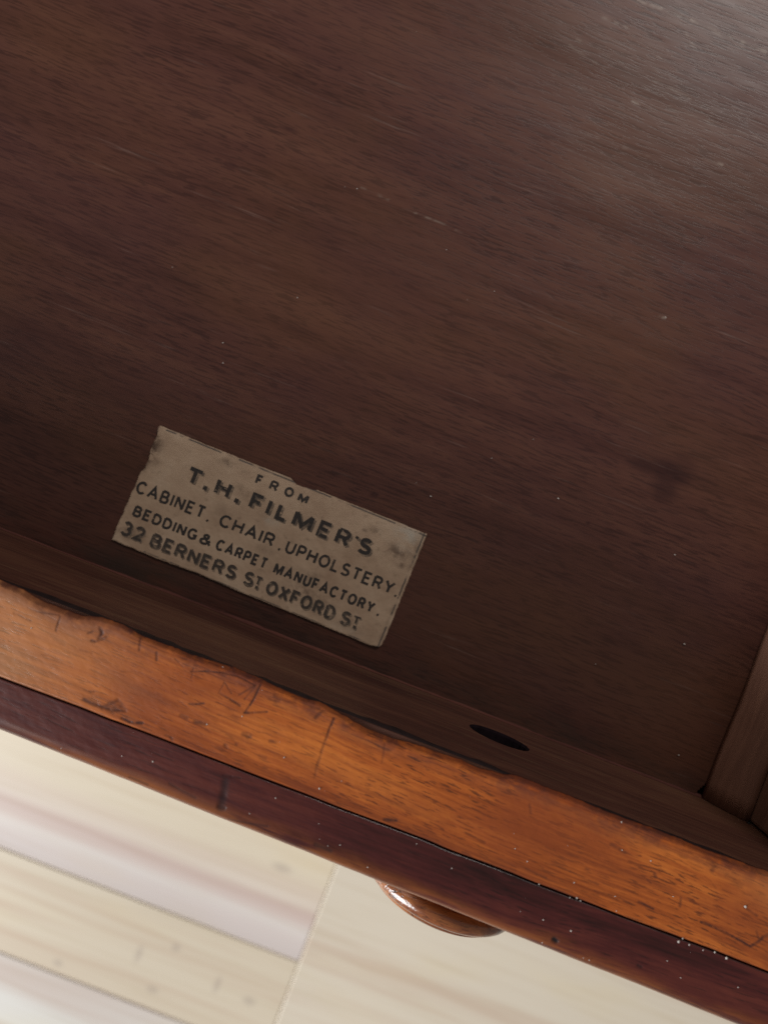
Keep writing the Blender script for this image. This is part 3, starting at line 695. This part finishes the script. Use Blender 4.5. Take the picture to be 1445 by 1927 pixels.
# capital letters as strokes in a box of width w and height 1
GL = {
 'A': (0.86, [[(0, 0), (0.43, 1), (0.86, 0)], [(0.16, 0.33), (0.70, 0.33)]]),
 'B': (0.68, [[(0, 0), (0, 1)], [(0, 1), (0.38, 1)] + arc(0.38, 0.76, 0.22, 0.24, 90, -90) + [(0, 0.52)], [(0, 0.52), (0.42, 0.52)] + arc(0.42, 0.26, 0.26, 0.26, 90, -90) + [(0, 0)]]),
 'C': (0.78, [arc(0.42, 0.5, 0.42, 0.5, 42, 318, 24)]),
 'D': (0.74, [[(0, 0), (0, 1)], [(0, 1), (0.30, 1)] + arc(0.30, 0.5, 0.44, 0.5, 90, -90, 20) + [(0, 0)]]),
 'E': (0.60, [[(0.60, 1), (0, 1), (0, 0), (0.60, 0)], [(0, 0.51), (0.50, 0.51)]]),
 'F': (0.58, [[(0.58, 1), (0, 1), (0, 0)], [(0, 0.50), (0.48, 0.50)]]),
 'G': (0.80, [arc(0.42, 0.5, 0.42, 0.5, 42, 335, 24), [(0.50, 0.42), (0.80, 0.42), (0.80, 0.06)]]),
 'H': (0.72, [[(0, 0), (0, 1)], [(0.72, 0), (0.72, 1)], [(0, 0.51), (0.72, 0.51)]]),
 'I': (0.0, [[(0, 0), (0, 1)]]),
 'L': (0.56, [[(0, 1), (0, 0), (0.56, 0)]]),
 'M': (0.92, [[(0, 0), (0, 1)], [(0.02, 1), (0.46, 0.10), (0.90, 1)], [(0.92, 1), (0.92, 0)]]),
 'N': (0.72, [[(0, 0), (0, 1)], [(0, 1), (0.72, 0)], [(0.72, 0), (0.72, 1)]]),
 'O': (0.86, [arc(0.43, 0.5, 0.43, 0.5, 0, 360, 32)]),
 'P': (0.64, [[(0, 0), (0, 1)], [(0, 1), (0.38, 1)] + arc(0.38, 0.73, 0.26, 0.27, 90, -90) + [(0, 0.46)]]),
 'R': (0.70, [[(0, 0), (0, 1)], [(0, 1), (0.40, 1)] + arc(0.40, 0.74, 0.26, 0.26, 90, -90) + [(0, 0.48)], [(0.38, 0.48), (0.70, 0)]]),
 'S': (0.66, [arc(0.33, 0.755, 0.29, 0.245, 35, 250, 16) + arc(0.33, 0.26, 0.33, 0.26, 78, -150, 18)]),
 'T': (0.68, [[(0, 1), (0.68, 1)], [(0.34, 1), (0.34, 0)]]),
 'U': (0.70, [[(0, 1)] + arc(0.35, 0.35, 0.35, 0.35, 180, 360, 18) + [(0.70, 1)]]),
 'X': (0.74, [[(0, 0), (0.74, 1)], [(0, 1), (0.74, 0)]]),
 'Y': (0.76, [[(0, 1), (0.38, 0.46), (0.76, 1)], [(0.38, 0.46), (0.38, 0)]]),
 '2': (0.62, [arc(0.31, 0.72, 0.30, 0.28, 165, -35, 16) + [(0.02, 0), (0.64, 0)]]),
 '3': (0.62, [arc(0.30, 0.75, 0.27, 0.25, 150, -80, 16), arc(0.30, 0.27, 0.32, 0.27, 85, -150, 18)]),
 '&': (0.80, [[(0.80, 0.0), (0.22, 0.72)] + arc(0.37, 0.80, 0.17, 0.19, 200, -40, 14) + [(0.16, 0.46)] + arc(0.30, 0.25, 0.27, 0.25, 140, 320, 16) + [(0.74, 0.46)]]),
 '.': (0.0, [[(0, 0.02), (0, 0.06)]]),
 ',': (0.04, [[(0.04, 0.06), (0.03, -0.04), (-0.03, -0.14)]]),
 "'": (0.04, [[(0.04, 1.0), (0.03, 0.90), (0.0, 0.78)]]),
}
def stroke_poly(pts, wd, V, Fc):
    """a pen stroke with mitred joints, as a strip of quads"""
    P = np.array(pts, float)
    D = P[1:] - P[:-1]; ln = np.hypot(D[:, 0], D[:, 1]); ok = ln > 1e-9
    P = np.vstack([P[:1], P[1:][ok]]); D = D[ok] / ln[ok][:, None]
    closed = np.hypot(*(P[0] - P[-1])) < 1e-6
    Nn = np.stack([-D[:, 1], D[:, 0]], 1)
    if not closed:
        P[0] = P[0] - D[0] * wd * 0.0; P[-1] = P[-1]
    b = len(V); n = len(P)
    for i in range(n):
        if i == 0: m = Nn[0] if not closed else Nn[0] + Nn[-1]
        elif i == n - 1: m = Nn[-1] if not closed else Nn[0] + Nn[-1]
        else: m = Nn[i - 1] + Nn[i]
        m = m / max(np.hypot(*m), 1e-6)
        ref = Nn[min(i, n - 2)]; c = max(abs(float(m @ ref)), 0.42)
        off = m * wd / 2 / c
        V.append(tuple(P[i] + off)); V.append(tuple(P[i] - off))
    for i in range(n - 1):
        Fc.append((b + 2 * i + 1, b + 2 * i + 3, b + 2 * i + 2, b + 2 * i))
def word_mesh(txt, s0, s1, cap, pen):
    """letters fitted between s0 and s1; punctuation stands at s0"""
    V = []; Fc = []; Lr = []
    gap = 0.20
    if txt == '.':
        V = [(s0, 0), (s0 + pen * 1.1, 0), (s0 + pen * 1.1, pen * 1.1), (s0, pen * 1.1)]
        return np.array(V, float), [(0, 1, 2, 3)], np.zeros(4)
    if txt in ",'":
        w_, st_ = GL[txt]; k = cap - pen
        for q in st_:
            c0 = len(V); stroke_poly([(s0 + pen / 2 + x * k, pen / 2 + y * k) for x, y in q], pen * (1.15 if txt == '.' else 0.8), V, Fc); Lr += [len(Lr) % 5] * (len(V) - c0)
        return np.array(V), Fc, np.array(Lr)
    ck = cap - pen
    tot = sum(GL[c][0] for c in txt)
    # widths scale, pen stays even
    avail = (s1 - s0) - pen * len(txt)
    natural = tot * ck; g_n = gap * ck * (len(txt) - 1)
    kx = avail / max(natural + g_n, 1e-6) if tot > 0 else 1.0
    x = s0 + pen / 2; si = 0
    for c in txt:
        w_, st_ = GL[c]
        for q in st_:
            c0 = len(V)
            stroke_poly([(x + a * ck * kx, pen / 2 + b * ck) for a, b in q], pen, V, Fc)
            Lr += [si % 6] * (len(V) - c0); si += 1
        x += w_ * ck * kx + pen + gap * ck * kx
    return np.array(V), Fc, np.array(Lr)
def surf_z(s_, t_):
    i = np.clip((np.asarray(t_) / LH * (nt - 1)).astype(int), 0, nt - 1); j = np.clip((np.asarray(s_) / LW * (ns - 1)).astype(int), 0, ns - 1)
    return LZ[i, j]
def letter_line(name, words, base, cap, mat, pen=0.16, seed=0, ds=0, dt=0, lift=0.00005, tilt=0.0):
    V = []; Fc = []
    for wi, (txt, s0, s1, cs, dy) in enumerate(words):
        v, f, lay = word_mesh(txt, s0, s1, cap * cs, cap * pen * (1.0 if cs > 0.8 else 0.66))
        v[:, 1] += dy
        b = len(V)
        ss = v[:, 0] + ds + 0.7 * vnoise(v[:, 0] * 0.15, v[:, 1] * 0.15, seed)
        t2 = base + tilt * (v[:, 0] / LW - .5) - v[:, 1] + dt + 0.9 * vnoise(v[:, 0] * 0.03 + 5, v[:, 1] * 0.15, seed + 1)
        zz = surf_z(ss, t2) + lift + lay * 2.0e-6
        for a, c_, z in zip(ss, t2, zz): V.append(lp(a, c_, z))
        Fc += [tuple(b + i for i in p) for p in f]
    return mesh_obj(name, V, Fc, mat, paper, smooth=False)
W1 = [('F', 485, 516, 1, 0), ('R', 551, 590, 1, 0), ('O', 620, 662, 1, 0), ('M', 686, 732, .92, 0)]
W2 = [('T', 194, 268, 1, 0), ('.', 284, 0, 1, 0), ('H', 333, 402, 1, 0), ('.', 432, 0, 1, 0), ('F', 497, 556, 1, 0), ('I', 576, 590, 1, 0), ('L', 622, 676, 1, 0), ('M', 700, 790, 1, 0), ('E', 818, 876, 1, 0), ('R', 902, 968, 1, 0), ("'", 982, 0, 1, 0), ('S', 1008, 1070, 1, 0)]
W3 = [('CABINET', 14, 335, 1, 0), (',', 350, 0, 1, 0), ('CHAIR', 406, 663, 1, 0), (',', 688, 0, 1, 0), ('UPHOLSTERY', 718, 1226, 1, 0), (',', 1236, 0, 1, 0)]
W4 = [('BEDDING', 41, 340, 1, 0), ('&', 354, 412, 1, 0), ('CARPET', 432, 672, 1, 0), ('MANUFACTORY', 706, 1179, 1, 0), (',', 1196, 0, 1, 0)]
W5 = [('32', 21, 127, 1.05, 0), ('BERNERS', 159, 562, 1, 0), ('S', 598, 645, 1, 0), ('T', 647, 681, .62, 20), ('.', 660, 0, 1, 2), ('OXFORD', 705, 1027, 1, 0), ('S', 1055, 1104, 1, 0), ('T', 1106, 1146, .60, 22), ('.', 1122, 0, 1, 2)]
letter_line('lettering', W1, 80, 45, M_ink, 0.24, 1)
letter_line('lettering_shadow', W2, 189, 74, M_ghost, 0.24, 2, ds=10, dt=5, lift=0.00003)
letter_line('lettering', W2, 189, 74, M_ink, 0.225, 3)
letter_line('lettering', W3, 310, 58, M_ink, 0.185, 4, tilt=-8)
letter_line('lettering', W4, 413, 51, M_ink, 0.21, 5)
letter_line('lettering_shadow', W5, 507, 62, M_ghost, 0.20, 6, ds=6, dt=5, lift=0.00003)
letter_line('lettering', W5, 507, 62, M_ink_soft, 0.205, 7)

# ================================================================== dust
random.seed(12)
V = []; Fc = []
def speck(px, py, z, size_px, el=1.0):
    k = (H - z) / F; x, y = at(px, py, z); r = size_px * k * (0.30 if z > 0.01 else 0.23)
    b = len(V); a0 = random.random() * 6.28
    n = 6
    for j, (rr, zz) in enumerate(((1.0, 0.1), (0.75, 0.8))):
        for i in range(n):
            a = a0 + i * 2 * math.pi / n; q = r * rr * random.uniform(0.7, 1.25)
            V.append((x + q * math.cos(a) * el, y + q * math.sin(a), z + r * zz * 0.6))
    V.append((x, y, z + r * 0.65))
    for i in range(n):
        j = (i + 1) % n
        Fc.append((b + i, b + j, b + n + j, b + n + i)); Fc.append((b + n + i, b + n + j, b + 2 * n))
ht = h + 0.00012
for px, py, sz in [(390, 1363, 5), (456, 1348, 4), (535, 1425, 5), (601, 1484, 7), (643, 1470, 3), (1169, 1547, 6), (1402, 1706, 9), (1080, 1661, 5), (969, 1597, 4), (1159, 1714, 4), (1224, 1620, 4), (1170, 1600, 4), (992, 1621, 4),
                   (1157, 1687, 4), (1266, 1687, 4), (1276, 1772, 9), (1284, 1766, 5), (1296, 1778, 6), (1366, 1803, 9), (1344, 1792, 6), (1322, 1788, 5), (1014, 1664, 5), (1085, 1690, 6), (1092, 1695, 5), (1072, 1689, 4), (60, 1182, 4), (420, 1255, 3)]:
    speck(px, py, ht, sz)
for px, py, sz in [(288, 1433, 6), (230, 1423, 4), (116, 1408, 4), (1074, 1752, 6), (1022, 1731, 5), (1255, 1808, 4), (1388, 1858, 5), (519, 1502, 4), (470, 1531, 4), (640, 1590, 4), (617, 1592, 3), (692, 1632, 5), (600, 1550, 3), (784, 1588, 4), (850, 1634, 4), (1020, 1774, 4), (1097, 1803, 4), (1108, 1807, 4), (1280, 1840, 4), (979, 1715, 3)]:
    speck(px, py, ht - 0.0003, sz)
for px, py, sz in [(1050, 938, 6), (811, 934, 5), (1270, 1044, 5), (1287, 1212, 7), (1269, 1044, 5), (925, 862, 4), (1003, 827, 3), (783, 908, 3), (1120, 1250, 4), (560, 560, 4), (325, 503, 4), (420, 645, 5), (420, 683, 4), (1276, 1421, 5), (672, 355, 4), (1252, 597, 4), (930, 548, 3), (840, 470, 3)]:
    speck(px, py, 0.0001, sz, 1.4)
for _ in range(6):
    px, py = random.uniform(-60, 1500), random.uniform(-60, 1250)
    X_, Y_ = at(px, py)
    if Y_ > YI + 0.003 and X_ < 0.094: speck(px, py, 0.0001, random.uniform(1.0, 2.0), random.uniform(1, 2))
for _ in range(14):
    px = random.uniform(0, 1445); py = 1096 + px * 0.3775 + random.uniform(8, 285)
    speck(px, py, ht - 0.0001, random.uniform(1.0, 2.4))
dust = mesh_obj('dust', V, Fc, M_dust, None)
dust['kind'] = 'stuff'; dust['label'] = 'white dust specks scattered over the drawer bottom and front edge'; dust['category'] = 'dust'
